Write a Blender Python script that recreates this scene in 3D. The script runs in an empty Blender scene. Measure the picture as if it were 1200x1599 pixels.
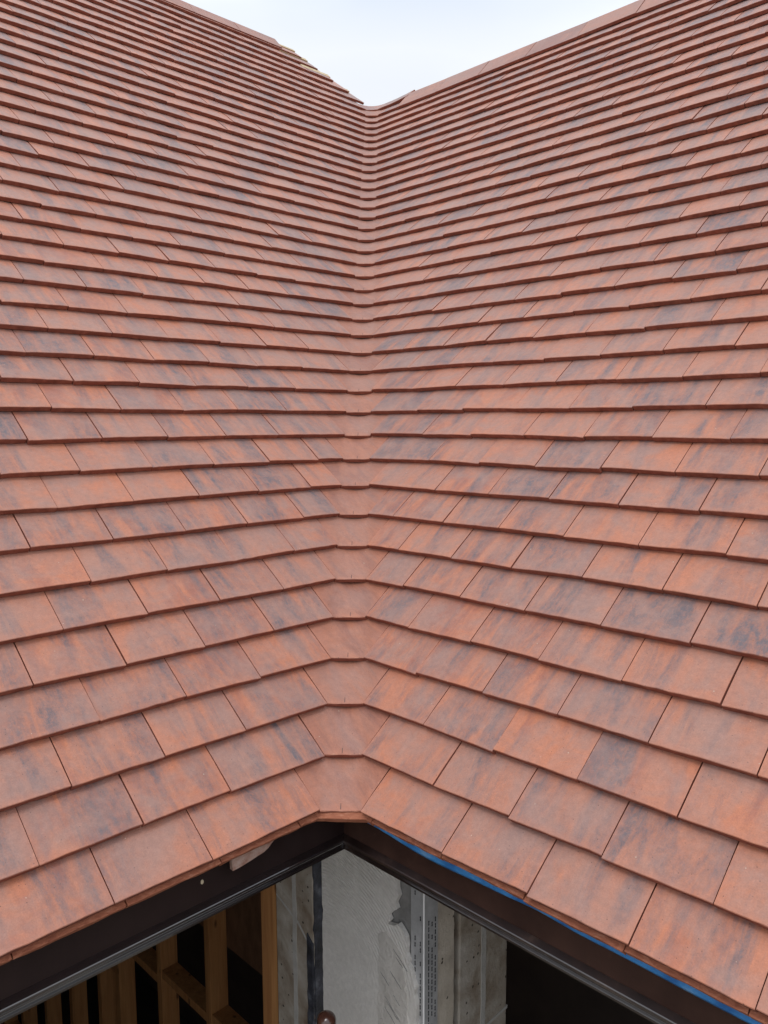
import bpy, bmesh, math, random
from mathutils import Vector, Matrix, noise

random.seed(7)
scn = bpy.context.scene
col = scn.collection
R = math.radians

# ------------------------------------------------------------------ camera
FPX, PIT, ROL, YAW = 1244.64, -0.11369, -0.00355, -0.0048
CAM = Vector((0.08842, -1.42186, 0.70811))
fw = Vector((math.sin(YAW)*math.cos(PIT), math.cos(YAW)*math.cos(PIT), math.sin(PIT)))
rt = Vector((math.cos(YAW), -math.sin(YAW), 0)); up = rt.cross(fw)
r2 = rt*math.cos(ROL)+up*math.sin(ROL); u2 = r2.cross(fw)
cd = bpy.data.cameras.new('camera'); cam = bpy.data.objects.new('camera', cd); col.objects.link(cam)
cam.matrix_world = Matrix(((r2.x, u2.x, -fw.x, CAM.x), (r2.y, u2.y, -fw.y, CAM.y), (r2.z, u2.z, -fw.z, CAM.z), (0, 0, 0, 1)))
cd.sensor_fit = 'VERTICAL'; cd.sensor_height = 24; cd.lens = 24*FPX/1599
cd.clip_start = .02; cd.clip_end = 5000
scn.camera = cam

# ------------------------------------------------------------------ world and light
SUN_EL, SUN_AZ = R(62), R(200)     # azimuth of the soft brightest part of the cloud
w = bpy.data.worlds.new('World'); scn.world = w; w.use_nodes = True
nt = w.node_tree; nt.nodes.clear()
def nd(t, T, **k):
    n = t.nodes.new(T)
    for a, b in k.items():
        setattr(n, a, b)
    return n
out = nd(nt, 'ShaderNodeOutputWorld'); bg = nd(nt, 'ShaderNodeBackground')
sky = nd(nt, 'ShaderNodeTexSky', sky_type='NISHITA', sun_disc=False, sun_elevation=SUN_EL, sun_rotation=SUN_AZ)
sk = nd(nt, 'ShaderNodeMixRGB', blend_type='MULTIPLY'); sk.inputs[0].default_value = 1; sk.inputs[2].default_value = (.9, .9, .9, 1)
tc = nd(nt, 'ShaderNodeTexCoord'); mp = nd(nt, 'ShaderNodeMapping'); mp.inputs['Scale'].default_value = (1, 1, 2.6); mp.inputs['Location'].default_value = (.9, .3, .15)
cn = nd(nt, 'ShaderNodeTexNoise'); cn.inputs['Scale'].default_value = 1.7; cn.inputs['Detail'].default_value = 5; cn.inputs['Roughness'].default_value = .45
cr = nd(nt, 'ShaderNodeValToRGB')
cr.color_ramp.elements[0].position = .36; cr.color_ramp.elements[0].color = (7.0, 7.8, 9.0, 1)
cr.color_ramp.elements[1].position = .66; cr.color_ramp.elements[1].color = (11.6, 11.7, 11.8, 1)
sx = nd(nt, 'ShaderNodeSeparateXYZ')
mr = nd(nt, 'ShaderNodeMapRange'); mr.inputs['From Min'].default_value = .30; mr.inputs['From Max'].default_value = 1; mr.inputs['To Min'].default_value = 1; mr.inputs['To Max'].default_value = 1.75
mu = nd(nt, 'ShaderNodeVectorMath', operation='SCALE')
mx = nd(nt, 'ShaderNodeMixRGB'); mx.inputs[0].default_value = .9
L = nt.links.new
L(tc.outputs['Generated'], mp.inputs['Vector']); L(mp.outputs[0], cn.inputs['Vector']); L(cn.outputs['Fac'], cr.inputs[0])
L(tc.outputs['Generated'], sx.inputs[0]); L(sx.outputs['Z'], mr.inputs['Value'])
lo = nd(nt, 'ShaderNodeMapRange'); lo.inputs['From Min'].default_value = .432; lo.inputs['From Max'].default_value = .375; lo.inputs['To Max'].default_value = .60
ad = nd(nt, 'ShaderNodeMath', operation='ADD'); sb = nd(nt, 'ShaderNodeMath', operation='MULTIPLY_ADD'); sb.inputs[1].default_value = .22; sb.inputs[2].default_value = -.105
L(cn.outputs['Fac'], sb.inputs[0]); L(sx.outputs['Z'], ad.inputs[0]); L(sb.outputs[0], ad.inputs[1]); L(ad.outputs[0], lo.inputs['Value'])
wm = nd(nt, 'ShaderNodeMixRGB'); wm.inputs[2].default_value = (10.4, 10.5, 10.7, 1); L(lo.outputs[0], wm.inputs[0]); L(cr.outputs[0], wm.inputs[1])
L(wm.outputs[0], mu.inputs[0]); L(mr.outputs[0], mu.inputs['Scale'])
L(sky.outputs[0], sk.inputs[1]); L(sk.outputs[0], mx.inputs[1]); L(mu.outputs[0], mx.inputs[2])
L(mx.outputs[0], bg.inputs['Color']); bg.inputs['Strength'].default_value = .1; L(bg.outputs[0], out.inputs['Surface'])

sd = bpy.data.lights.new('sun', 'SUN'); so = bpy.data.objects.new('sun', sd); col.objects.link(so)
sd.energy = .9; sd.angle = R(18); sd.color = (1, .98, .95)
dirv = Vector((math.sin(SUN_AZ)*math.cos(SUN_EL), math.cos(SUN_AZ)*math.cos(SUN_EL), math.sin(SUN_EL)))
so.rotation_euler = (-dirv).to_track_quat('-Z', 'Y').to_euler()
scn.view_settings.view_transform = 'Standard'; scn.view_settings.look = 'None'
scn.view_settings.gamma = 1; scn.view_settings.exposure = 0
scn.view_settings.use_curve_mapping = False

# ------------------------------------------------------------------ materials
def mat(name, c=(.5, .5, .5), rough=.6, spec=.5, metal=0, coat=0):
    m = bpy.data.materials.new(name); m.use_nodes = True
    b = m.node_tree.nodes['Principled BSDF']
    b.inputs['Base Color'].default_value = (*c, 1); b.inputs['Roughness'].default_value = rough
    b.inputs['Specular IOR Level'].default_value = spec; b.inputs['Metallic'].default_value = metal
    b.inputs['Coat Weight'].default_value = coat
    return m, m.node_tree, b
def ramp(t, els, src=None):
    r = nd(t, 'ShaderNodeValToRGB'); e = r.color_ramp.elements
    while len(e) < len(els): e.new(.5)
    for i, (p, c) in enumerate(els):
        e[i].position = p; e[i].color = (*c, 1) if len(c) == 3 else c
    if src: t.links.new(src, r.inputs[0])
    return r.outputs[0]
def gray(v): return (v, v, v)
def noise_n(t, vec, scale, detail=3, rough=.5, dist=0, mscale=None):
    n = nd(t, 'ShaderNodeTexNoise'); n.inputs['Scale'].default_value = scale; n.inputs['Detail'].default_value = detail
    n.inputs['Roughness'].default_value = rough; n.inputs['Distortion'].default_value = dist
    if mscale:
        m = nd(t, 'ShaderNodeMapping'); m.inputs['Scale'].default_value = mscale; t.links.new(vec, m.inputs['Vector']); vec = m.outputs[0]
    t.links.new(vec, n.inputs['Vector']); return n.outputs['Fac']
def mixc(t, fac, a, b, mode='MIX'):
    m = nd(t, 'ShaderNodeMixRGB', blend_type=mode)
    for s, v in ((0, fac), (1, a), (2, b)):
        if isinstance(v, (int, float)): m.inputs[s].default_value = v
        elif isinstance(v, tuple): m.inputs[s].default_value = (*v, 1)
        else: t.links.new(v, m.inputs[s])
    return m.outputs[0]
def math_n(t, op, a, b=None, c=None):
    m = nd(t, 'ShaderNodeMath', operation=op)
    for s, v in ((0, a), (1, b), (2, c)):
        if v is None: continue
        if isinstance(v, (int, float)): m.inputs[s].default_value = v
        else: t.links.new(v, m.inputs[s])
    return m.outputs[0]
def bump(t, b, h, strength, dist):
    n = nd(t, 'ShaderNodeBump'); n.inputs['Strength'].default_value = strength; n.inputs['Distance'].default_value = dist
    t.links.new(h, n.inputs['Height']); t.links.new(n.outputs[0], b.inputs['Normal'])
def objvec(t):
    return nd(t, 'ShaderNodeTexCoord').outputs['Object']

def tile_material(name, smoke, base_els):
    m, t, b = mat(name, rough=.62, spec=.55)
    b.inputs['Sheen Weight'].default_value = .28; b.inputs['Sheen Roughness'].default_value = .45
    at = nd(t, 'ShaderNodeAttribute', attribute_name='tc'); v = at.outputs['Vector']
    sep = nd(t, 'ShaderNodeSeparateXYZ'); t.links.new(v, sep.inputs[0])
    wn = nd(t, 'ShaderNodeTexWhiteNoise', noise_dimensions='1D'); t.links.new(sep.outputs['Z'], wn.inputs['W'])
    rnd = wn.outputs['Value']
    wn2 = nd(t, 'ShaderNodeTexWhiteNoise', noise_dimensions='1D'); t.links.new(math_n(t, 'ADD', sep.outputs['Z'], 7.3), wn2.inputs['W'])
    rnd2 = wn2.outputs['Value']
    # clay body: orange and pink patches
    nA = noise_n(t, v, 1, 5, .6, .9, (20, 7, 1))
    fA = math_n(t, 'ADD', nA, math_n(t, 'MULTIPLY', math_n(t, 'SUBTRACT', rnd, .5), .34))
    c = ramp(t, base_els, fA)
    # smoky kiln streaks running down the tile
    nB = noise_n(t, v, 1, 9, .64, .7, (19, 3.2, 1))
    fB = math_n(t, 'ADD', nB, math_n(t, 'MULTIPLY', math_n(t, 'SUBTRACT', rnd2, .42), .19))
    sm = ramp(t, [(.45, gray(0)), (.54, gray(.45)), (.66, gray(1))], fB)
    nC = noise_n(t, v, 1, 8, .8, .4, (90, 55, 1))
    sm2 = math_n(t, 'MULTIPLY', sm, ramp(t, [(.34, gray(.35)), (.56, gray(1))], nC))
    c = mixc(t, math_n(t, 'MULTIPLY', sm2, smoke), c, (.105, .098, .115))
    # grey bloom
    nD = noise_n(t, v, 1, 5, .6, .5, (11, 12, 1))
    c = mixc(t, math_n(t, 'MULTIPLY', ramp(t, [(.42, gray(0)), (.64, gray(1))], nD), .74*min(1, smoke+.35)), c, (.335, .192, .155))
    # fine grain and dark pits
    nE = noise_n(t, v, 420, 3, .7)
    c = mixc(t, .30, c, ramp(t, [(.30, gray(.62)), (.72, gray(1.35))], nE), 'MULTIPLY')
    # worn paler clay along the arrises
    tl = nd(t, 'ShaderNodeAttribute', attribute_name='tl'); st = nd(t, 'ShaderNodeSeparateXYZ'); t.links.new(tl.outputs['Vector'], st.inputs[0])
    ed = math_n(t, 'MINIMUM', st.outputs['X'], st.outputs['Y'])
    nG = noise_n(t, v, 130, 5, .7)
    wear = math_n(t, 'LESS_THAN', math_n(t, 'ADD', ed, math_n(t, 'MULTIPLY', math_n(t, 'SUBTRACT', nG, .40), .018)), .0012)
    c = mixc(t, math_n(t, 'MULTIPLY', wear, .45), c, (.52, .26, .17))
    warm = ramp(t, [(0.0, gray(.6)), (.014, gray(0))], ed)
    c = mixc(t, math_n(t, 'MULTIPLY', warm, nA), c, (.50, .17, .09))
    nF = noise_n(t, v, 95, 4, .6)
    c = mixc(t, .35, c, ramp(t, [(.28, gray(.70)), (.7, gray(1.22))], nF), 'MULTIPLY')
    vo = nd(t, 'ShaderNodeTexVoronoi'); vo.inputs['Scale'].default_value = 120; t.links.new(v, vo.inputs['Vector'])
    sepc = nd(t, 'ShaderNodeSeparateColor'); t.links.new(vo.outputs['Color'], sepc.inputs[0])
    pit = math_n(t, 'MULTIPLY', math_n(t, 'LESS_THAN', vo.outputs['Distance'], .09), math_n(t, 'GREATER_THAN', sepc.outputs[0], .62))
    c = mixc(t, math_n(t, 'MULTIPLY', pit, .75), c, (.06, .035, .03))
    vo2 = nd(t, 'ShaderNodeTexVoronoi'); vo2.inputs['Scale'].default_value = 46; t.links.new(v, vo2.inputs['Vector'])
    sep2 = nd(t, 'ShaderNodeSeparateColor'); t.links.new(vo2.outputs['Color'], sep2.inputs[0])
    dn = math_n(t, 'ADD', vo2.outputs['Distance'], math_n(t, 'MULTIPLY', math_n(t, 'SUBTRACT', nF, .5), .12))
    spk = math_n(t, 'MULTIPLY', math_n(t, 'LESS_THAN', dn, .045), math_n(t, 'GREATER_THAN', sep2.outputs[1], .74))
    c = mixc(t, math_n(t, 'MULTIPLY', spk, .5), c, (.62, .54, .44))
    t.links.new(c, b.inputs['Base Color'])
    h = math_n(t, 'SUBTRACT', math_n(t, 'ADD', nE, math_n(t, 'MULTIPLY', nF, 1.4)), math_n(t, 'MULTIPLY', pit, 2.0))
    bump(t, b, h, .35, .0011)
    t.links.new(math_n(t, 'ADD', math_n(t, 'MULTIPLY', nD, .25), .45), b.inputs['Roughness'])
    return m
BASE = [(.24, (.34, .118, .074)), (.42, (.49, .170, .084)), (.56, (.45, .175, .102)), (.74, (.40, .185, .126))]
M_TILE = tile_material('clay_tile', .95, BASE)
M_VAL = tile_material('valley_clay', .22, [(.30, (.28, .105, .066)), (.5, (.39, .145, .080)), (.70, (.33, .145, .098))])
m, t, b = mat('tile_edge_clay', (.28, .1, .065), .85, .3); M_EDGE = m
v = nd(t, 'ShaderNodeAttribute', attribute_name='tc').outputs['Vector']
c = ramp(t, [(.3, (.20, .066, .046)), (.55, (.29, .098, .064)), (.75, (.38, .15, .10))], noise_n(t, v, 60, 5, .7))
t.links.new(c, b.inputs['Base Color']); bump(t, b, noise_n(t, v, 300, 4, .7), .5, .001)
m, t, b = mat('tile_under_clay', (.40, .16, .09), .85, .2); M_UND = m
v = nd(t, 'ShaderNodeAttribute', attribute_name='tc').outputs['Vector']
c = ramp(t, [(.3, (.26, .085, .05)), (.55, (.40, .15, .085)), (.75, (.50, .25, .17))], noise_n(t, v, 50, 5, .7, 1, (1, 2.5, 1)))
t.links.new(c, b.inputs['Base Color']); bump(t, b, noise_n(t, v, 200, 4, .7), .6, .0012)

def noisy(name, els, scale, rough=.7, spec=.4, bs=.3, bd=.002, detail=5, dist=0, ms=None, bscale=None, coat=0, rr=None):
    m, t, b = mat(name, rough=rough, spec=spec, coat=coat); v = objvec(t)
    n = noise_n(t, v, scale, detail, .6, dist, ms)
    t.links.new(ramp(t, els, n), b.inputs['Base Color'])
    bump(t, b, noise_n(t, v, bscale or scale*4, 4, .6), bs, bd)
    if rr: t.links.new(ramp(t, [(.35, gray(rr[0])), (.65, gray(rr[1]))], noise_n(t, v, scale*1.7, 4)), b.inputs['Roughness'])
    return m
M_FL = noisy('dark_stained_board', [(.3, (.019, .011, .011)), (.7, (.031, .018, .017))], 12, .38, .22, .25, .0008, ms=(1, 1, .3), bscale=70, rr=(.32, .5))
# right fascia with dusty scuffs
m, t, b = mat('brown_stained_board', rough=.45, spec=.25); M_FR = m; v = objvec(t)
c = ramp(t, [(.3, (.030, .014, .011)), (.7, (.062, .030, .022))], noise_n(t, v, 9, 5, .6))
scu = ramp(t, [(.60, gray(0)), (.70, gray(1))], noise_n(t, v, 30, 6, .7, .8, (1, 1, .5)))
sc2 = ramp(t, [(.50, gray(0)), (.62, gray(1))], noise_n(t, v, 5, 2, .5))
c = mixc(t, math_n(t, 'MULTIPLY', math_n(t, 'MULTIPLY', scu, sc2), .45), c, (.22, .13, .09))
t.links.new(c, b.inputs['Base Color']); bump(t, b, noise_n(t, v, 60, 4), .25, .0008)
M_MOULD = noisy('gloss_moulding', [(.3, (.014, .010, .010)), (.7, (.022, .015, .015))], 14, .22, .9, .05, .0004, coat=1, bscale=40)
M_MOULDR = noisy('brown_moulding', [(.3, (.016, .009, .008)), (.6, (.030, .017, .014)), (.8, (.09, .055, .04))], 30, .28, .9, .10, .0005, coat=.8, bscale=60)
M_BLUE = noisy('blue_membrane', [(.35, (.02, .14, .42)), (.55, (.05, .26, .62)), (.75, (.22, .40, .62))], 22, .45, .5, .4, .003)
M_BLACKM = noisy('black_membrane', [(.3, (.012, .012, .014)), (.55, (.05, .053, .068)), (.7, (.15, .16, .19))], 25, .5, .5, .6, .004)
M_FELT = noisy('dark_underlay', [(.3, (.02, .017, .015)), (.7, (.035, .028, .024))], 8, .9, .2)
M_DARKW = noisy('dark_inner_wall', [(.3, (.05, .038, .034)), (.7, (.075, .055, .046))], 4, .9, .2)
# sawn timber with grain along z
def timber(name, a, bcol):
    m, t, b = mat(name, rough=.75, spec=.3); v = objvec(t)
    g = noise_n(t, v, 1, 4, .6, .8, (34, 34, 2.2))
    g2 = noise_n(t, v, 1, 5, .6, .3, (160, 160, 6))
    c = ramp(t, [(.3, a), (.7, bcol)], g)
    c = mixc(t, .4, c, ramp(t, [(.3, gray(.7)), (.7, gray(1.2))], g2), 'MULTIPLY')
    vo = nd(t, 'ShaderNodeTexVoronoi'); vo.inputs['Scale'].default_value = 1
    mm = nd(t, 'ShaderNodeMapping'); mm.inputs['Scale'].default_value = (12, 12, 4.5); t.links.new(v, mm.inputs['Vector']); t.links.new(mm.outputs[0], vo.inputs['Vector'])
    kn = ramp(t, [(.06, gray(1)), (.13, gray(0))], vo.outputs['Distance'])
    c = mixc(t, math_n(t, 'MULTIPLY', kn, .8), c, (.09, .035, .015))
    t.links.new(c, b.inputs['Base Color']); bump(t, b, g2, .3, .001); return m
M_WOOD = timber('sawn_timber', (.36, .155, .055), (.52, .255, .095))
M_OSB = noisy('brown_board', [(.3, (.10, .05, .028)), (.7, (.19, .10, .055))], 18, .85, .2, ms=(1, 1, .4))
M_BATTEN = noisy('pale_batten', [(.3, (.50, .38, .22)), (.7, (.66, .54, .36))], 40, .8, .3)
# grey render with combed arcs and damp patches
m, t, b = mat('grey_render', rough=1, spec=.08); M_REND = m; v = objvec(t)
c = ramp(t, [(.3, (.70, .67, .63)), (.7, (.82, .79, .75))], noise_n(t, v, 5, 5, .6, .5))
c = mixc(t, .35, c, ramp(t, [(.3, gray(.72)), (.7, gray(1.2))], noise_n(t, v, 70, 5, .7)), 'MULTIPLY')
t.links.new(c, b.inputs['Base Color'])
wv = nd(t, 'ShaderNodeTexWave', wave_type='RINGS', rings_direction='SPHERICAL', wave_profile='SIN')
wv.inputs['Scale'].default_value = 33; wv.inputs['Distortion'].default_value = 2.6; wv.inputs['Detail'].default_value = 3; wv.inputs['Detail Scale'].default_value = 1.4; wv.inputs['Detail Roughness'].default_value = .6
mm = nd(t, 'ShaderNodeMapping'); mm.inputs['Location'].default_value = (.047, -.4476, .66); t.links.new(v, mm.inputs['Vector']); t.links.new(mm.outputs[0], wv.inputs['Vector'])
sz = nd(t, 'ShaderNodeSeparateXYZ'); t.links.new(v, sz.inputs[0])
hz = nd(t, 'ShaderNodeMapRange'); hz.inputs['From Min'].default_value = -.62; hz.inputs['From Max'].default_value = -.42; t.links.new(sz.outputs['Z'], hz.inputs['Value'])
msk = math_n(t, 'MULTIPLY', ramp(t, [(.36, gray(.25)), (.56, gray(1))], noise_n(t, v, 9, 3)), math_n(t, 'ADD', math_n(t, 'MULTIPLY', hz.outputs[0], .85), .15))
h = math_n(t, 'ADD', math_n(t, 'MULTIPLY', math_n(t, 'MULTIPLY', wv.outputs['Fac'], msk), .8), noise_n(t, v, 120, 5, .7))
bump(t, b, h, .6, .0045)
M_SCR = noisy('dark_scratch_coat', [(.3, (.17, .167, .162)), (.7, (.30, .292, .284))], 22, .92, .2, .8, .004, bscale=110)
M_PATCH = noisy('damp_render', [(.3, (.54, .51, .475)), (.7, (.72, .685, .64))], 16, .8, .3, 1, .005, bscale=90, ms=(1, 1, .5), dist=.6)
M_BLOCK = noisy('concrete_block', [(.25, (.36, .31, .26)), (.5, (.52, .46, .38)), (.75, (.64, .58, .50))], 11, .92, .2, .8, .003, bscale=90, dist=.5)
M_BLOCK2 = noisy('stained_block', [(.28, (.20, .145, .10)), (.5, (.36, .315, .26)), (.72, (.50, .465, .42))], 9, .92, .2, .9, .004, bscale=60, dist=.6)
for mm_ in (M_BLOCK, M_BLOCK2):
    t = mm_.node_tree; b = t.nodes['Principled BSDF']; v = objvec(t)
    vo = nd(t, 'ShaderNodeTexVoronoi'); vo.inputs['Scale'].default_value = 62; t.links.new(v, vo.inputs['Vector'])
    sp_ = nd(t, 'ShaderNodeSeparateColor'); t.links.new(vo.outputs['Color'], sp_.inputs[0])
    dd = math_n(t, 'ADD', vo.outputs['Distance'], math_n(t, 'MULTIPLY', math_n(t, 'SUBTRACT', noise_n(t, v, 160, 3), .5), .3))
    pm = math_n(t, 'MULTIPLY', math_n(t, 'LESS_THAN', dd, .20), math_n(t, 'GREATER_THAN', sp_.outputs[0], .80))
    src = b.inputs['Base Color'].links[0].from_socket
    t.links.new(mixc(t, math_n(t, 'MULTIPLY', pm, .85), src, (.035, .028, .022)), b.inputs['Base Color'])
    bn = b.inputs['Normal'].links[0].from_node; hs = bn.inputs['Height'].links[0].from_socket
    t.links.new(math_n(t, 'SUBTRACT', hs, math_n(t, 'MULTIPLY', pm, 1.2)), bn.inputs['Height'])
M_MORTAR = noisy('pale_mortar', [(.3, (.40, .385, .36)), (.7, (.50, .485, .46))], 30, .9, .2, .8, .003)
M_WHITE = mat('white_plastic', (.88, .88, .88), .4)[0]
M_GALV = noisy('galvanised_mesh', [(.3, (.34, .34, .345)), (.7, (.48, .48, .485))], 30, .6, .5, .5, .002)
M_SLOT = mat('hole_shade_and_mark_dark', (.05, .05, .052), .9, .2)[0]
M_SHARD = noisy('broken_pale_clay', [(.3, (.30, .15, .11)), (.5, (.40, .26, .21)), (.7, (.50, .38, .33))], 60, .8, .3, .6, .002)
M_NAIL = mat('cream_nail_head', (.62, .52, .36), .5)[0]
M_COPPER = noisy('brown_lacquer', [(.3, (.065, .026, .018)), (.7, (.11, .045, .03))], 40, .22, .6, .2, .001, coat=.6)
M_GROUND = noisy('ground_soil', [(.3, (.12, .10, .08)), (.7, (.20, .17, .14))], 2, .95, .2, .8, .02)
M_CONC = noisy('floor_concrete', [(.3, (.06, .055, .05)), (.7, (.10, .09, .085))], 2, .9, .2)

# ------------------------------------------------------------------ frame of the building
# p runs up the right slope in plan, q up the left slope in plan
S2 = math.sqrt(.5)
def PQ(p, q, z): return Vector(((p-q)*S2, (p+q)*S2, z))
A = .78003; CA, SA = math.cos(A), math.sin(A); G = .09556; W = .167; T = .0142; GAP = .0016
E_ = (Vector((-S2, -S2, 0)), Vector((S2, -S2, 0)))
S_ = (Vector((-S2*CA, S2*CA, SA)), Vector((S2*CA, S2*CA, SA)))
N_ = tuple(v if v.z > 0 else -v for v in (E_[0].cross(S_[0]), E_[1].cross(S_[1])))
NV = (N_[0]+N_[1]).normalized()
def V(k): return G*(k+.6*min(1, max(0, (k-22)/12)))
def VU(v): return -CA*v            # u of the valley line
WV = .0503                         # half width of a valley tile's foot, along the course
UEND = 1.75
RIDGE_R, RIDGE_L = 39.25*G, 45.1*G
def P3(side, u, v, n=0): return E_[side]*u+S_[side]*v+N_[side]*n

# ------------------------------------------------------------------ object helpers
def thing(name, label, cat, loc=(0, 0, 0), group=None):
    o = bpy.data.objects.new(name, None); col.objects.link(o); o.location = loc
    o['label'] = label; o['category'] = cat
    if group: o['group'] = group
    return o
class MB:
    def __init__(s): s.v = []; s.f = []; s.mi = []; s.tc = []; s.tl = []
    def add(s, vs, fs, mi=0, tc=None, tl=None):
        o = len(s.v); s.tl += (tl or [(1, 1, 0)]*len(vs)); s.v += [tuple(x) for x in vs]; s.tc += (tc or [(x[0], x[1], x[2]) for x in vs])
        for i, f in enumerate(fs):
            s.f.append(tuple(o+j for j in f)); s.mi.append(mi[i] if isinstance(mi, list) else mi)
    def box_pts(s, pts, mi=0):      # 8 points: bottom four, top four
        s.add(pts, [(3, 2, 1, 0), (4, 5, 6, 7), (0, 1, 5, 4), (1, 2, 6, 5), (2, 3, 7, 6), (3, 0, 4, 7)], mi)
    def boxpq(s, p0, p1, q0, q1, z0, z1, mi=0):
        s.box_pts([PQ(p0, q0, z0), PQ(p1, q0, z0), PQ(p1, q1, z0), PQ(p0, q1, z0), PQ(p0, q0, z1), PQ(p1, q0, z1), PQ(p1, q1, z1), PQ(p0, q1, z1)], mi)
    def build(s, name, mats, parent=None, label=None, bevel=0, smooth=False):
        me = bpy.data.meshes.new(name); me.from_pydata(s.v, [], s.f)
        mats = mats if isinstance(mats, (list, tuple)) else [mats]
        for m in mats: me.materials.append(m)
        me.polygons.foreach_set('material_index', s.mi)
        if smooth: me.polygons.foreach_set('use_smooth', [True]*len(s.f))
        a = me.attributes.new('tc', 'FLOAT_VECTOR', 'POINT')
        a.data.foreach_set('vector', [c for p in s.tc for c in p])
        a = me.attributes.new('tl', 'FLOAT_VECTOR', 'POINT')
        a.data.foreach_set('vector', [c for p in s.tl for c in p])
        bm = bmesh.new(); bm.from_mesh(me)
        bmesh.ops.recalc_face_normals(bm, faces=bm.faces); bm.to_mesh(me); bm.free()
        me.update()
        o = bpy.data.objects.new(name, me); col.objects.link(o)
        if parent: o.parent = parent
        if label: o['label'] = label
        if bevel:
            md = o.modifiers.new('bevel', 'BEVEL'); md.width = bevel; md.segments = 2; md.limit_method = 'ANGLE'
        return o
def sheet_grid(rows, nu):           # faces of a grid of rows x (nu+1)
    return [(r*(nu+1)+i, r*(nu+1)+i+1, (r+1)*(nu+1)+i+1, (r+1)*(nu+1)+i) for r in range(rows) for i in range(nu)]

def tile_grid(mb, fn, width, nu, vl, tcf, mtop, medge, seedv, edge_jit=.0007, th=T):
    """fn(a, v, n) -> point, a in 0..1 across; builds top, bottom and sides with a softened lower arris"""
    rows = [(0, -.0011), (.0011, 0)]+[(x, 0) for x in vl]
    top = []; tcs = []; tls = []
    sx = seedv*3.17
    for (v, n) in rows:
        for i in range(nu+1):
            a = i/nu
            jv = edge_jit*1.6*noise.noise(Vector((a*width*45, sx, 1)))*max(0, 1-v/.03)
            jn = edge_jit*noise.noise(Vector((a*width*60, sx, v*40+9)))
            if i in (0, nu) : jn -= .0005
            top.append(fn(a, v+jv, n+jn)); tcs.append(tcf(a, v)); tls.append((min(a, 1-a)*width, v, 0))
    nr = len(rows); cnt = nu+1
    bot = []; tb = []
    for r in (0, nr-1):
        for i in range(cnt):
            a = i/nu; v = rows[r][0]
            jv = edge_jit*2*noise.noise(Vector((a*width*40, sx, 5))) if r == 0 else 0
            bot.append(fn(a, v+jv+(.0006 if r == 0 else 0), -th)); tb.append(tcf(a, v-.012 if r == 0 else v))
    vs = top+bot; tt = tcs+tb
    fs = sheet_grid(nr-1, nu); mi = [medge if k < nu else mtop for k in range(0)] or [mtop]*len(fs)
    b0 = nr*cnt; b1 = b0+cnt
    for i in range(nu):             # front face, bottom, back
        fs.append((i, b0+i, b0+i+1, i+1)); mi.append(medge)
        fs.append((b0+i, b1+i, b1+i+1, b0+i+1)); mi.append(medge)
        fs.append(((nr-1)*cnt+i, (nr-1)*cnt+i+1, b1+i+1, b1+i)); mi.append(medge)
    fs.append(tuple([r*cnt for r in range(nr)]+[b1, b0])); mi.append(medge)
    fs.append(tuple([r*cnt+nu for r in range(nr)]+[b1+nu, b0+nu])); mi.append(medge)
    mb.add(vs, fs, mi, tt, tls+[(1, 1, 0)]*len(bot))

# ------------------------------------------------------------------ house
house = thing('house', 'unfinished house with red clay tiled roof slopes meeting in a valley', 'house')

def hip_u(v): return VU(RIDGE_R)+CA*(v-RIDGE_R)
def slope_mesh(side, kmax, phase, under):
    mb = MB(); rng = random.Random(11+side)
    for k in range(0, kmax+1):
        v0 = V(k)
        if side == 0 and v0 > RIDGE_R-.5*G: us = hip_u(v0)+.015+rng.uniform(-.01, .012); hipk = True
        else: us = VU(v0)+WV; hipk = False
        first = phase-.0835*k
        while first-us > .09+W: first -= W
        while first-us < .09: first += W
        js = [us]; x = first
        while x < UEND: js.append(x+rng.gauss(0, .0011)); x += W
        ln = .265
        vmax = (RIDGE_R if side else RIDGE_L)-.004
        if side and k == 38: js = [j for j in js if j < VU(RIDGE_R)+.45]
        for i in range(len(js)-1):
            ua, ub = js[i]+GAP/2*(.8)+rng.uniform(0, .0007), js[i+1]-GAP/2*.8-rng.uniform(0, .0009)
            lift = rng.uniform(0, .0012); tw = rng.gauss(0, .0009); dv = rng.gauss(0, .0012); sk_ = rng.gauss(0, .0011)
            camb = rng.uniform(.0002, .0012)
            if i == 0 and not hipk: tw *= .3; lift *= .4
            sl = (T+.0012)/G
            L_ = min(ln, vmax-v0)
            if L_ < .02: continue
            vl = [x for x in (.008, .03, .06, .0957, .15) if x < L_-.004]+[L_]
            wd = ub-ua
            def fn(a, v, n, ua=ua, wd=wd, v0=v0, lift=lift, tw=tw, camb=camb, dv=dv, sk_=sk_, sl=sl):
                f = max(0, 1-v/.2)
                d = lift*f+tw*(a-.5)*2*f-camb*(2*a-1)**2*f+.0006*math.sin(min(v, .1)/.1*math.pi)
                return P3(side, ua+a*wd, v0+v+dv+sk_*(a-.5)*2, n-sl*v+d)
            r1, r2_, r3 = rng.uniform(0, 90), rng.uniform(0, 90), rng.uniform(0, 500)
            tcf = lambda a, v, wd=wd, r1=r1, r2_=r2_, r3=r3: (r1+a*wd, r2_+v, r3)
            tile_grid(mb, fn, wd, 8, vl, tcf, 0, 1, r3)
    return mb
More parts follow.
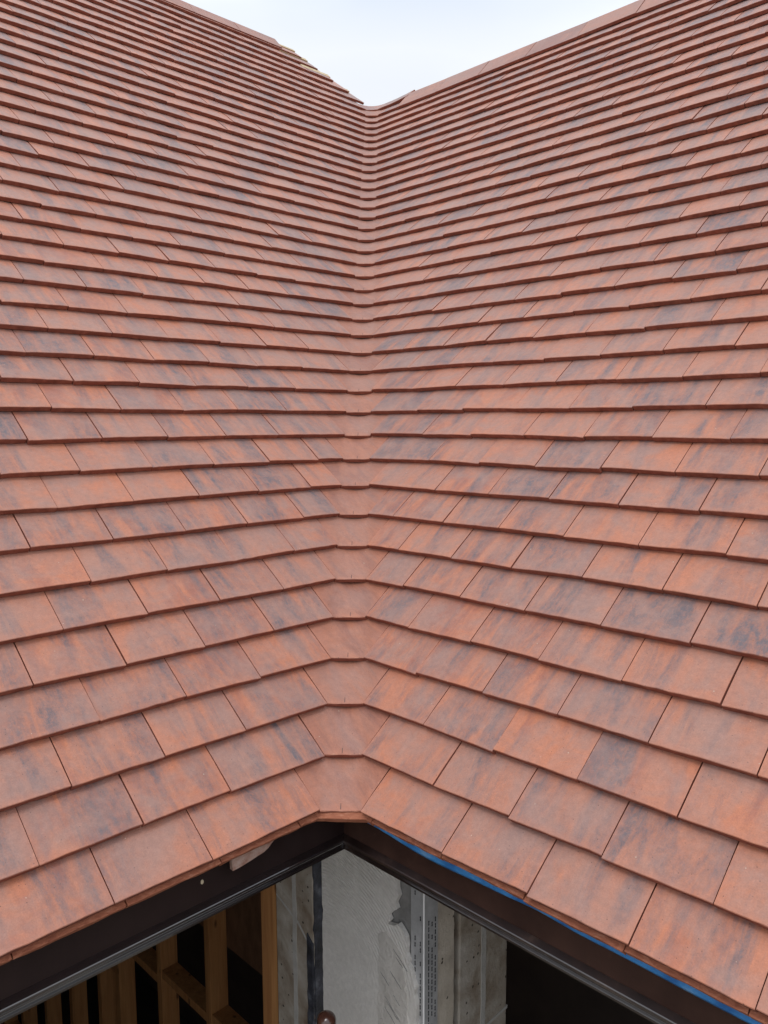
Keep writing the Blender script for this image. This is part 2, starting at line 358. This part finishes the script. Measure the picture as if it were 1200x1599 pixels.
def under_course(side):
    mb = MB(); rng = random.Random(31+side); x = .05-.02; first = True
    js = [x]; x = .05+.085 if side == 0 else .05+.022
    x = (.092 if side == 0 else .072)
    while x < UEND: js.append(x); x += W
    for i in range(len(js)-1):
        ua, ub = js[i]+.001, js[i+1]-.001
        tw = rng.gauss(0, .0008); lift = rng.uniform(-.001, .0004)
        def fn(a, v, n, ua=ua, wd=ub-ua, tw=tw, lift=lift):
            return P3(side, ua+a*wd, v-.0075+tw, n-T-.0022-(T*1.0/G)*v+lift+tw*(a-.5))
        r1, r2_, r3 = rng.uniform(0, 90), rng.uniform(0, 90), rng.uniform(0, 500)
        tile_grid(mb, fn, ub-ua, 8, [.006, .02, .1, .16], lambda a, v, r1=r1, r2_=r2_, r3=r3, wd=ub-ua: (r1+a*wd, r2_+v, r3), 0, 0, r3, .0012)
    return mb

sl = [None, None]
sl[0] = slope_mesh(0, 43, .281, None).build('roof_slope', [M_TILE, M_EDGE], house, 'left roof slope rising to a taller ridge with a raw stepped hip edge')
sl[1] = slope_mesh(1, 38, .250, None).build('roof_slope', [M_TILE, M_EDGE], house, 'right roof slope with a finished ridge')
for s in (0, 1):
    under_course(s).build('eaves_course', [M_UND], sl[s])

# underlay below the tiles
def underlay(side):
    mb = MB(); vr = (RIDGE_R if side else RIDGE_L)-.03
    n0, n1 = -.045, -.060
    def ring(n):
        if side: pts = [(UEND, .03), (-.02, .03), (VU(RIDGE_R)+.0, RIDGE_R-.03), (UEND, RIDGE_R-.03)]
        else: pts = [(UEND, .03), (-.02, .03), (VU(RIDGE_R), RIDGE_R-.03), (hip_u(RIDGE_L)+.05, RIDGE_L-.03), (UEND, RIDGE_L-.03)]
        return [P3(side, u, v, n) for u, v in pts]
    a, b_ = ring(n0), ring(n1); m_ = len(a)
    mb.add(a+b_, [tuple(range(m_)), tuple(range(2*m_-1, m_-1, -1))]+[(i, (i+1) % m_, m_+(i+1) % m_, m_+i) for i in range(m_)])
    return mb
for s in (0, 1): underlay(s).build('underlay', [M_FELT], sl[s])

# valley tiles
def valley_tile(k):
    mb = MB(); v0 = V(k); rng = random.Random(500+k)
    last = k == 38
    drop = rng.uniform(.0025, .0058); drop += .003 if k in (10, 11, 12) else 0
    wr = .30 if last else WV
    if last: drop = .006
    dv = rng.gauss(0, .0007)-.0006
    def pt(s, v, n):
        vv = v0+v+dv; sl_ = (T+.0012)/G
        nn = n-sl_*v-drop*(1-.85*min(1, max(0, v/G)**.35))
        uf = VU(v0)+WV-.0018; ur = VU(v0)+WV-.0019
        if last: nl, nr_ = nn, nn+.003
        else: nl = nr_ = nn
        Aa = P3(0, uf, vv, nl); Bb = P3(1, ur, vv, nr_)
        C = E_[0]*VU(vv)+S_[0]*vv+NV*nn*1.15
        x = min(1.0, max(0, v/G)); h = .04+.87*x**.58
        if v > G: h = .91+.02*(v-G)/G
        if k == 37: h *= .72
        if last: h = min(h, .62)
        c0 = Aa+(C-Aa)*h; c1 = Bb+(C-Bb)*h
        if last:
            if s > .35:
                f = (s-.35)/.65
                return P3(1, ur+(wr-WV)*f, vv, nn+.003+.011*f*f)
            s = s/.35
        i = 1-s
        return Aa*i**3+c0*3*s*i*i+c1*3*s*s*i+Bb*s**3
    L_ = 1.35*G if k < 37 else (1.5*G if k == 37 else .9*G)
    r1, r2_, r3 = rng.uniform(0, 90), rng.uniform(0, 90), rng.uniform(0, 500)
    vl = [x*L_ for x in (.05, .12, .22, .34, .48, .62, .76, .9, 1)]
    tile_grid(mb, lambda a, v, n: pt(a, v, n), .1, 16, vl, lambda a, v: (r1+a*(.07+v*1.3), r2_+v, r3), 0, 1, r3, .0003)
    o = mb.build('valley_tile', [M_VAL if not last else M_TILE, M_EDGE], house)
    return o, pt
for k in range(39):
    o, pt = valley_tile(k)
    if k < 20:                      # centre mark pressed into the foot of each valley tile
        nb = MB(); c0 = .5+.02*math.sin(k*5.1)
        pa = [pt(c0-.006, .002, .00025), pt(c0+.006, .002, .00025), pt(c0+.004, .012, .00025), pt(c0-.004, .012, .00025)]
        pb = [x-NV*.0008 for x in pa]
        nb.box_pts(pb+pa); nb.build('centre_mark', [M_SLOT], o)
# eaves piece under the lowest valley tile
mb = MB()
def vu_pt(a, v, n):
    A_ = P3(0, .052, v-.0065, n-T-.0028); B_ = P3(1, .060, v-.0065, n-T-.0028)
    return A_.lerp(B_, a)
tile_grid(mb, vu_pt, .08, 10, [.006, .02], lambda a, v: (3+a*.08, 4+v, 77), 0, 0, 77, .0006)
mb.build('eaves_valley_piece', [M_UND], house)

# ridge tiles
def ridge_tile(side, u0, u1, v_foot, v_r, lift, i):
    mb = MB(); e = E_[side]; top = S_[side]*v_r
    rear = Vector((-S_[side].x, -S_[side].y, S_[side].z))   # up direction of the far face
    nr = Vector((-N_[side].x, -N_[side].y, N_[side].z)); z = Vector((0, 0, 1))
    wing = v_r-v_foot
    prof = []
    for th in (0, 1):
        o = []; off = lift+(.013 if th == 0 else 0)
        K_ = 7
        o += [top-S_[side]*wing+N_[side]*off, top-S_[side]*(wing*.5)+N_[side]*(off+.001)]
        for j in range(K_):
            a = -1+2*j/(K_-1); r_ = .045
            base = top-z*(r_*1.0)+z*off*1.1
            d = (N_[side]*(1-(a+1)/2)+nr*((a+1)/2)).normalized()
            o.append(base+d*(r_*.78))
        o += [top-rear*(wing*.5)+nr*(off+.001), top-rear*wing+nr*off]
        prof.append(o)
    m_ = len(prof[0]); us = [u0, u0+.002, (u0+u1)/2, u1-.002, u1]
    vs = []; tcs = []; rr = random.Random(900+i+side*50); r3 = rr.uniform(0, 500)
    tl = rr.gauss(0, .0015)
    for u in us:
        for th in (0, 1):
            for j, p in enumerate(prof[th]):
                vs.append(p+e*u+z*(tl*(u-u0)/.3)-z*(.001 if u in (u0, u1) and th == 0 else 0)); tcs.append((j*.04+r3, u, r3))
    st = 2*m_; fs = []; mi = []
    for s in range(len(us)-1):
        for th in (0, 1):
            for j in range(m_-1):
                a = s*st+th*m_+j; fs.append((a, a+1, a+1+st, a+st)); mi.append(0)
        for j in (0, m_-1):
            a = s*st+j; fs.append((a, a+m_, a+m_+st, a+st)); mi.append(1)
    for s in (0, len(us)-1):
        for j in range(m_-1): fs.append((s*st+j, s*st+j+1, s*st+m_+j+1, s*st+m_+j)); mi.append(1)
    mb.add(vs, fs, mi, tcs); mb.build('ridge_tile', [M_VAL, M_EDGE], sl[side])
u = VU(RIDGE_R)+.33; i = 0
while u < UEND: ridge_tile(1, u+.001, u+.299, 37.45*G, RIDGE_R-.006, -.0085, i); u += .30; i += 1
u = hip_u(RIDGE_L)+.06; i = 0
while u < UEND: ridge_tile(0, u+.001, u+.299, 43.75*G, RIDGE_L-.006, -.0085, i); u += .30; i += 1

# batten ends left showing at the unfinished hip
for k, du, ww in ((40.6, .005, .022), (41.9, -.004, .030), (43.3, .002, .026), (44.2, -.01, .02)):
    mb = MB(); v0 = k*G; uh = hip_u(v0)-.016+du
    pts = [P3(0, uh+a, v0+b_, n) for n in (-.035, -.008) for a, b_ in ((0, .03), (.22, .03), (.22, .03+ww), (.004, .03+ww))]
    mb.box_pts(pts); mb.build('roof_batten', [M_BATTEN], house)

# fascia boards with moulded foot: left board faces -q, right board faces -p
FD = .050; ZT, ZB = -.030, -.150
def run(side, prof, c0, c1, mi=0):   # prof: list of (d, z); d = setback; runs along the eaves from the mitre outwards
    mb = MB(); m_ = len(prof); vs = []
    for end in (0, 1):
        for d, z in prof:
            l = (-d if end == 0 else UEND)      # mitre where both boards meet at p=q=d
            vs.append(PQ(-l, d, z) if side == 0 else PQ(d, -l, z))
    fs = [(i, (i+1) % m_, m_+(i+1) % m_, m_+i) for i in range(m_)]+[tuple(range(m_)), tuple(range(2*m_-1, m_-1, -1))]
    mb.add(vs, fs); return mb
board = [(FD, ZT), (FD, -.104), (FD+.022, -.104), (FD+.022, ZT)]
def mould(z0):
    pr = [(FD+.022, -.1045), (FD-.0005, -.1005), (FD-.0105, -.1060)]
    for j in range(7):               # rounded nose
        a = math.pi*.42-j/6*math.pi*.80; pr.append((FD-.0085-.0042*math.cos(a), -.1098+.0042*math.sin(a)))
    pr += [(FD-.006, -.1165), (FD+.001, -.1190), (FD-.001, -.1215)]
    for j in range(5):               # hollow
        a = j/4*math.pi/2; pr.append((FD+.001+.006*math.sin(a), -.123-.007*(1-math.cos(a))))
    pr += [(FD+.009, -.132), (FD+.006, -.135), (FD+.006, -.139), (FD+.022, -.139)]
    return pr
fas = []
for s, mm_ in ((0, M_FL), (1, M_FR)):
    f = run(s, board, 0, 0).build('fascia_board', [mm_], house, ('nearly black fascia board under the left eaves', 'scuffed dark brown fascia board under the right eaves')[s])
    mo = run(s, mould(0), 0, 0).build('moulding', [M_MOULD if s == 0 else M_MOULDR], f, smooth=False)
    fas.append(f)
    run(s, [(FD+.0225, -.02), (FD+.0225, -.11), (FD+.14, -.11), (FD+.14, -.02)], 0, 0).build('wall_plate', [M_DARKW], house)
# nail head in the left fascia
mb = MB(); c0 = Vector((-.227, -.157, -.064)); c0 = PQ((c0.x+c0.y)*S2, FD, c0.z)
nrm = Vector((S2, -S2, 0)); tx = Vector((-S2, -S2, 0)); vs = []
for d, r_ in ((0, .0035), (.0012, .0035), (.0018, .0022)):
    for j in range(10): a = j*math.pi/5; vs.append(c0+nrm*d+tx*(r_*.8*math.cos(a))+Vector((0, 0, r_*1.2*math.sin(a))))
mb.add(vs, [(r_*10+j, r_*10+(j+1) % 10, (r_+1)*10+(j+1) % 10, (r_+1)*10+j) for r_ in (0, 1) for j in range(10)]+[tuple(range(20, 30))])
mb.build('nail_head', [M_NAIL], fas[0])

# blue breather membrane peeping out below the right eaves
mb = MB(); n_ = 120; vs = []
for i in range(n_+1):
    l = -.02+(UEND)*i/n_                # distance along eaves
    nz = noise.noise(Vector((l*7, 2.2, 0)))
    n2 = noise.noise(Vector((l*38, 6.1, 0))); n3 = noise.noise(Vector((l*3.1, 9.4, 0)))
    dz = max(.0005, .0055+.006*n3+.004*nz+.0014*n2+.004*math.exp(-((l-.20)/.09)**2)-.004*math.exp(-((l-.42)/.05)**2))
    dz *= min(1, max(.15, (l-.03)/.12)); fo = .0022*n2
    for (d, z) in ((.047, -.024), (.033+.002*nz, -.0285), (.0285+.003*nz+fo, -.036-dz*.9), (.030+.003*nz+fo, -.0380-dz*1.15), (.0325+fo, -.0370-dz*1.15), (.0485, -.028)):
        vs.append(PQ(d, -l, z))
mb.add(vs, [(i*6+j, i*6+(j+1) % 6, (i+1)*6+(j+1) % 6, (i+1)*6+j) for i in range(n_) for j in range(6)])
mb.build('eaves_membrane', [M_BLUE], house, smooth=True)

# ---- masonry at the inner corner
ZF = -3.8
def jagged(mb, prof, thick_from, thick_to, face, mi=0):
    """prof: closed outline in (run, z); extruded between two depths along the face normal"""
    a = [face(r_, z, thick_from) for r_, z in prof]; b_ = [face(r_, z, thick_to) for r_, z in prof]; m_ = len(prof)
    mb.add(a+b_, [tuple(range(m_)), tuple(range(2*m_-1, m_-1, -1))]+[(i, (i+1) % m_, m_+(i+1) % m_, m_+i) for i in range(m_)], mi)
PW, QW = .283, .390
rightface = lambda a, z, d: PQ(PW-d, QW-a, z)        # a from the inner corner towards the bead, d proud of the wall
def vline(a, z0, z1, step, amp, seed, freq=18):
    n = max(2, int(abs(z1-z0)/step)); return [(a+amp*noise.noise(Vector((seed, (z0+(z1-z0)*i/n)*freq, 0)))+amp*.6*noise.noise(Vector((seed+4, (z0+(z1-z0)*i/n)*freq*3.5, 0))), z0+(z1-z0)*i/n) for i in range(n+1)]
wall = MB(); wall.boxpq(PW+.004, PW+.100, .046, QW+.02, ZF, -.11)
wall = wall.build('outer_wall', [M_SCR], house, 'grey rendered masonry pier below the valley')
# top coat of render: sheet with torn edges
prof = vline(.004, -3.75, -.12, .012, .005, 3.0)
right = [(.262, -.12), (.268, -.347), (.274, -.362), (.262, -.385), (.268, -.397), (.252, -.410), (.240, -.425), (.246, -.434), (.238, -.446), (.262, -.440), (.272, -.431), (.286, -.441), (.296, -.452), (.299, -.47), (.297, -.49), (.305, -.505), (.303, -.515), (.314, -.525), (.318, -.545), (.326, -.56), (.322, -.58), (.330, -.60), (.327, -.64), (.332, -.70), (.328, -.8), (.331, -1.2), (.330, -3.75)]
mb = MB(); jagged(mb, prof+right, -.001, .011, rightface); mb.build('render_coat', [M_REND], wall)
# damp patch lying on the coat
pt_ = [(.215, -.475), (.235, -.465), (.262, -.482), (.285, -.50), (.292, -.54), (.300, -.60), (.305, -.70), (.302, -.95), (.205, -.97), (.196, -.80), (.206, -.72), (.203, -.66), (.212, -.62), (.204, -.57), (.214, -.53), (.206, -.50)]
pj = []
for i, (a, z) in enumerate(pt_):
    a2, z2 = pt_[(i+1) % len(pt_)]
    for s in range(5):
        f = s/5; q = Vector((a+(a2-a)*f, z+(z2-z)*f, 0)); pj.append((q.x+.006*noise.noise(q*60), q.y+.006*noise.noise(q*60+Vector((9, 9, 9)))))
mb = MB(); jagged(mb, pj, .0105, .0126, rightface); mb.build('damp_patch', [M_PATCH], wall)
# scratches through the coat
rg = random.Random(5)
for i in range(26):
    a = rg.uniform(.215, .285); z = -.50-.018*i+rg.uniform(-.006, .006); l = rg.uniform(.02, .05)
    if rg.random() < .25: continue
    pts = []
    for s in range(6): f = s/5; pts.append((a+l*f, z-l*.75*f+.003*noise.noise(Vector((i, f*3, 0)))))
    outl = [(x, y+.0011*math.sin(math.pi*(j+.4)/5.8)) for j, (x, y) in enumerate(pts)]+[(x, y-.0011) for x, y in reversed(pts)]
    mb = MB(); jagged(mb, outl, .0122, .0131, rightface); mb.build('trowel_scratch', [M_SCR], wall)
# corner bead: white nosing with a wing on both faces, its holes painted as dark slivers
bead = MB(); bc = (PW-.006, QW-.347)
vs = []
for z in (ZF, -.115):
    for j in range(10): a = j*math.pi/5; vs.append(PQ(bc[0]+.0024*math.cos(a), bc[1]+.0024*math.sin(a), z))
bead.add(vs, [(j, (j+1) % 10, 10+(j+1) % 10, 10+j) for j in range(10)]); bead = bead.build('corner_bead', [M_WHITE], house, smooth=True)
mb = MB(); mb.boxpq(PW+.0005, PW+.0035, QW-.345, QW-.302, ZF, -.12); mb.boxpq(PW-.004, PW+.040, QW-.3475, QW-.3445, ZF, -.12)
mb.build('bead_wing', [M_GALV], bead)
mb = MB()
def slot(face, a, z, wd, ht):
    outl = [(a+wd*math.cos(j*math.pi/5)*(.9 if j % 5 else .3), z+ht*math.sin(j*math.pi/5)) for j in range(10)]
    jagged(mb, outl, .0002, .0009, face)  # dark sliver standing proud of the wing, painting the shade inside a hole
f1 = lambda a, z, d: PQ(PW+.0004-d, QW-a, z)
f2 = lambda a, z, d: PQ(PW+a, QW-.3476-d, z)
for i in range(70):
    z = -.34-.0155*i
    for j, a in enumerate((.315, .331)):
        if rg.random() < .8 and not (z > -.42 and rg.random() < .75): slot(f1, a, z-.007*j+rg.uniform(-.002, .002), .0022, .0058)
mb.build('wing_hole_shade', [M_SLOT], bead); mb = MB()
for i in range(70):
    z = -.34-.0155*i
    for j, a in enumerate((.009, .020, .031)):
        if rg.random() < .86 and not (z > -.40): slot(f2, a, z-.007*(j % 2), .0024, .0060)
mb.build('wing_hole_shade', [M_SLOT], bead)
# reveal of the outer leaf (right of the bead)
revface = lambda a, z, d: PQ(PW+a, QW-.344-d, z)
mb = MB(); jagged(mb, [(.038, ZF), (.038, -.12)]+list(reversed(vline(.100, ZF, -.12, .015, .004, 8.0))), -.02, .001, revface)
mb.build('block_reveal', [M_BLOCK], wall, 'pale sandy block edge beside the perforated bead')
mb = MB(); mb.boxpq(.388, .404, .14, .45, ZF, -.11); mb.build('cavity_closer', [M_BLACKM], house)
inner = MB(); inner.boxpq(.406, .594, .047, .594, ZF, -.11)
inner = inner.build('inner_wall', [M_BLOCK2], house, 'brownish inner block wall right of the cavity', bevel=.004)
inface = lambda a, z, d: PQ(.406+a, .047-d, z)
mb = MB(); jagged(mb, vline(.082, ZF, -.12, .02, .003, 12.)+list(reversed(vline(.099, ZF, -.12, .02, .003, 15.))), -.002, .0015, inface)
for zc in (-.78, -1.0, -1.22): jagged(mb, [(.0, zc), (.0, zc-.009), (.19, zc+.002), (.19, zc+.010)], -.002, .0013, inface)
mb.build('mortar_joint', [M_MORTAR], inner)
# left leaf: narrow face with black strip, reveal facing the opening
left = MB(); left.boxpq(.245, PW+.003, QW, QW+.1535, ZF, -.11); left.boxpq(PW+.0035, .405, QW+.0205, .594, ZF, -.11)
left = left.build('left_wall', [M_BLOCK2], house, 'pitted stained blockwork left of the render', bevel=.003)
lface = lambda a, z, d: PQ(.245-d, QW+a, z)
mb = MB(); jagged(mb, vline(.066, ZF, -.12, .02, .004, 22., 10)+list(reversed(vline(.082, ZF, -.12, .02, .003, 25., 10))), -.002, .0012, lface)
jagged(mb, [(.0, -.62), (.0, -.628), (.06, -.575), (.15, -.535), (.15, -.529), (.06, -.566)], -.002, .0008, lface)
mb.build('mortar_joint', [M_MORTAR], left)
lf2 = lambda a, z, d: PQ(PW-a, QW-d, z)
mb = MB(); jagged(mb, vline(.004, ZF, -.12, .012, .004, 31., 14)+list(reversed(vline(.036, ZF, -.12, .012, .005, 35., 12))), -.002, .004, lf2)
mb.build('damp_proof_strip', [M_BLACKM], left)
mb = MB(); jagged(mb, vline(.0, ZF, -.60, .02, .001, 41.)+list(reversed(vline(.022, ZF, -.58, .02, .008, 45., 9))), -.002, .0035, lface)
mb.build('membrane_flap', [M_BLACKM], left)
mb = MB(); mb.boxpq(.247, .290, .5465, .614, ZF, -.11); mb.build('jamb_stud', [M_WOOD], house)

# rest of the shell: end piers, end gables, rear walls, partitions
shell = MB()
shell.boxpq(-1.70, -1.05, QW, QW+.3, ZF, -.11); shell.boxpq(PW, PW+.3, -1.70, -1.05, ZF, -.11)
HP, HQ = 2*RIDGE_R*CA, 2*RIDGE_L*CA
shell.boxpq(-1.70, HP-.3, HQ-.5, HQ-.3, ZF, -.05)
shell.boxpq(HP-.5, HP-.3, -1.70, HQ-.51, ZF, -.05)
shell.build('rear_wall', [M_BLOCK], house)
g = MB()
def prism(pts_a, pts_b):
    m_ = len(pts_a); g.add(pts_a+pts_b, [tuple(range(m_)), tuple(range(2*m_-1, m_-1, -1))]+[(i, (i+1) % m_, m_+(i+1) % m_, m_+i) for i in range(m_)])
zr, zl = RIDGE_R*SA-.08, RIDGE_L*SA-.08
prism([PQ(PW, -1.70, ZF), PQ(HP-.3, -1.70, ZF), PQ(HP-.3, -1.70, .1), PQ(HP/2, -1.70, zr), PQ(PW, -1.70, .15)], [PQ(PW, -1.62, ZF), PQ(HP-.3, -1.62, ZF), PQ(HP-.3, -1.62, .1), PQ(HP/2, -1.62, zr), PQ(PW, -1.62, .15)])
prism([PQ(-1.70, QW, ZF), PQ(-1.70, HQ-.3, ZF), PQ(-1.70, HQ-.3, .1), PQ(-1.70, HQ/2, zl), PQ(-1.70, QW, .15)], [PQ(-1.62, QW, ZF), PQ(-1.62, HQ-.3, ZF), PQ(-1.62, HQ-.3, .1), PQ(-1.62, HQ/2, zl), PQ(-1.62, QW, .15)])
g.build('gable_wall', [M_BLOCK], house)
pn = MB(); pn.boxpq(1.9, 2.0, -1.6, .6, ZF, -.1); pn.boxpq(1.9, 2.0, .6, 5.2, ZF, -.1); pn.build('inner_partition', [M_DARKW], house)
# rear slopes
rs = MB()
e1 = [PQ(HP/2+.01, -UEND, RIDGE_R*SA-.01), PQ(HP+.03, -UEND, -.03), PQ(HP+.03, HQ, -.03), PQ(HP/2-(zl-zr), HQ/2, RIDGE_L*SA-.03), PQ(HP/2+.01, RIDGE_R*CA+.1, RIDGE_R*SA-.03)]
rs.add(e1+[x-Vector((0, 0, .06)) for x in e1], [(0, 1, 2, 3, 4), (9, 8, 7, 6, 5)]+[(i, (i+1) % 5, 5+(i+1) % 5, 5+i) for i in range(5)])
e2 = [PQ(-UEND, HQ/2+.01, RIDGE_L*SA-.01), PQ(-UEND, HQ+.03, -.03), PQ(HP, HQ+.03, -.03), PQ(HP/2-(zl-zr), HQ/2+.01, RIDGE_L*SA-.03)]
rs.add(e2+[x-Vector((0, 0, .06)) for x in e2], [(0, 1, 2, 3), (7, 6, 5, 4)]+[(i, (i+1) % 4, 4+(i+1) % 4, 4+i) for i in range(4)])
rs.build('rear_slope', [M_FELT], house)

# ------------------------------------------------------------------ timber stud wall inside
sw = thing('stud_wall', 'bare sawn timber stud frame standing in the dark room under the left eaves', 'stud wall', PQ(.93, 1.9, ZF))
def child(mb, name, m_):
    o = mb.build(name, m_, sw, bevel=.002); o.matrix_parent_inverse = Matrix.Translation(-sw.location); return o
q0 = 1.45; QS = (1.45, 1.929, 2.391, 2.87, 3.11, 3.53, 3.95, 4.40, 4.80, 5.2)
for i, qq in enumerate(QS):
    mb = MB(); mb.boxpq(.884, .979, qq, qq+.044, ZF+.048, -.13); child(mb, 'stud', M_WOOD)
    if i < 9:
        z = (-2.03, -2.05, -2.10, -2.3, -2.07, -2.3, -2.1, -2.3, -2.1)[i]
        mb = MB(); mb.boxpq(.886, .977, qq+.0445, QS[i+1]-.0005, z-.044, z); child(mb, 'nogging', M_WOOD)
mb = MB(); mb.boxpq(.9805, .992, 1.2, 2.3, -1.74, -1.05); child(mb, 'sheathing_board', M_OSB)
mb = MB(); mb.boxpq(.884, .979, q0, q0+3.8, ZF+.004, ZF+.047); child(mb, 'bottom_plate', M_WOOD)
mb = MB(); mb.boxpq(.884, .979, q0, q0+3.8, -.129, -.088); child(mb, 'top_plate', M_WOOD)

# ------------------------------------------------------------------ broken tile shard hanging below the left eaves
mb = MB()
shp = [(.0, .0), (.095, .004), (.092, -.001), (.084, -.006), (.076, -.0125), (.066, -.0165), (.052, -.0185), (.040, -.0205), (.020, -.0235), (.001, -.0245)]
sface = lambda a, z, d: PQ((-.176-.116)*S2-.021+a, .024-d, -.029+z)
jagged(mb, shp, -.010, .0, sface)
sh = mb.build('tile_shard', [M_SHARD], None, bevel=.0012)
sh['label'] = 'small broken piece of clay tile hanging below the left eaves'; sh['category'] = 'tile fragment'

# ------------------------------------------------------------------ round topped pole
pole = thing('metal_pole', 'slim brown pole with a glossy rounded top in front of the grey pier', 'pole', (-.0418, .10, ZF))
mb = MB(); ps = []
def lathe(mb, prof, n=28):
    vs = [(r_*math.cos(j*2*math.pi/n), r_*math.sin(j*2*math.pi/n), z) for r_, z in prof for j in range(n)]
    mb.add(vs, [(i*n+j, i*n+(j+1) % n, (i+1)*n+(j+1) % n, (i+1)*n+j) for i in range(len(prof)-1) for j in range(n)]+[tuple(range(n-1, -1, -1)), tuple(range((len(prof)-1)*n, len(prof)*n))])
H = -.509-ZF
lathe(mb, [(.017, 0), (.017, H-.034)]); mb.build('shaft', [M_COPPER], pole, smooth=False)
mb = MB(); lathe(mb, [(.0172, H-.034), (.0196, H-.033), (.0200, H-.026), (.0198, H-.016)]+[(.0198*math.cos(a*math.pi/20), H-.016+.016*math.sin(a*math.pi/20)) for a in range(1, 10)]+[(.001, H)])
mb.build('cap', [M_COPPER], pole, smooth=True)

# ------------------------------------------------------------------ ground
mb = MB(); s = 400; mb.add([(-s, -s, ZF-.02), (s, -s, ZF-.02), (s, s, ZF-.02), (-s, s, ZF-.02)], [(0, 1, 2, 3)])
gr = mb.build('ground', [M_GROUND]); gr['kind'] = 'structure'
mb = MB(); mb.boxpq(PW+.1, HP-.3, -1.7, HQ-.3, ZF-.1, ZF); mb.boxpq(-1.7, PW+.099, QW+.05, HQ-.3, ZF-.1, ZF)
fl = mb.build('floor', [M_CONC]); fl['kind'] = 'structure'
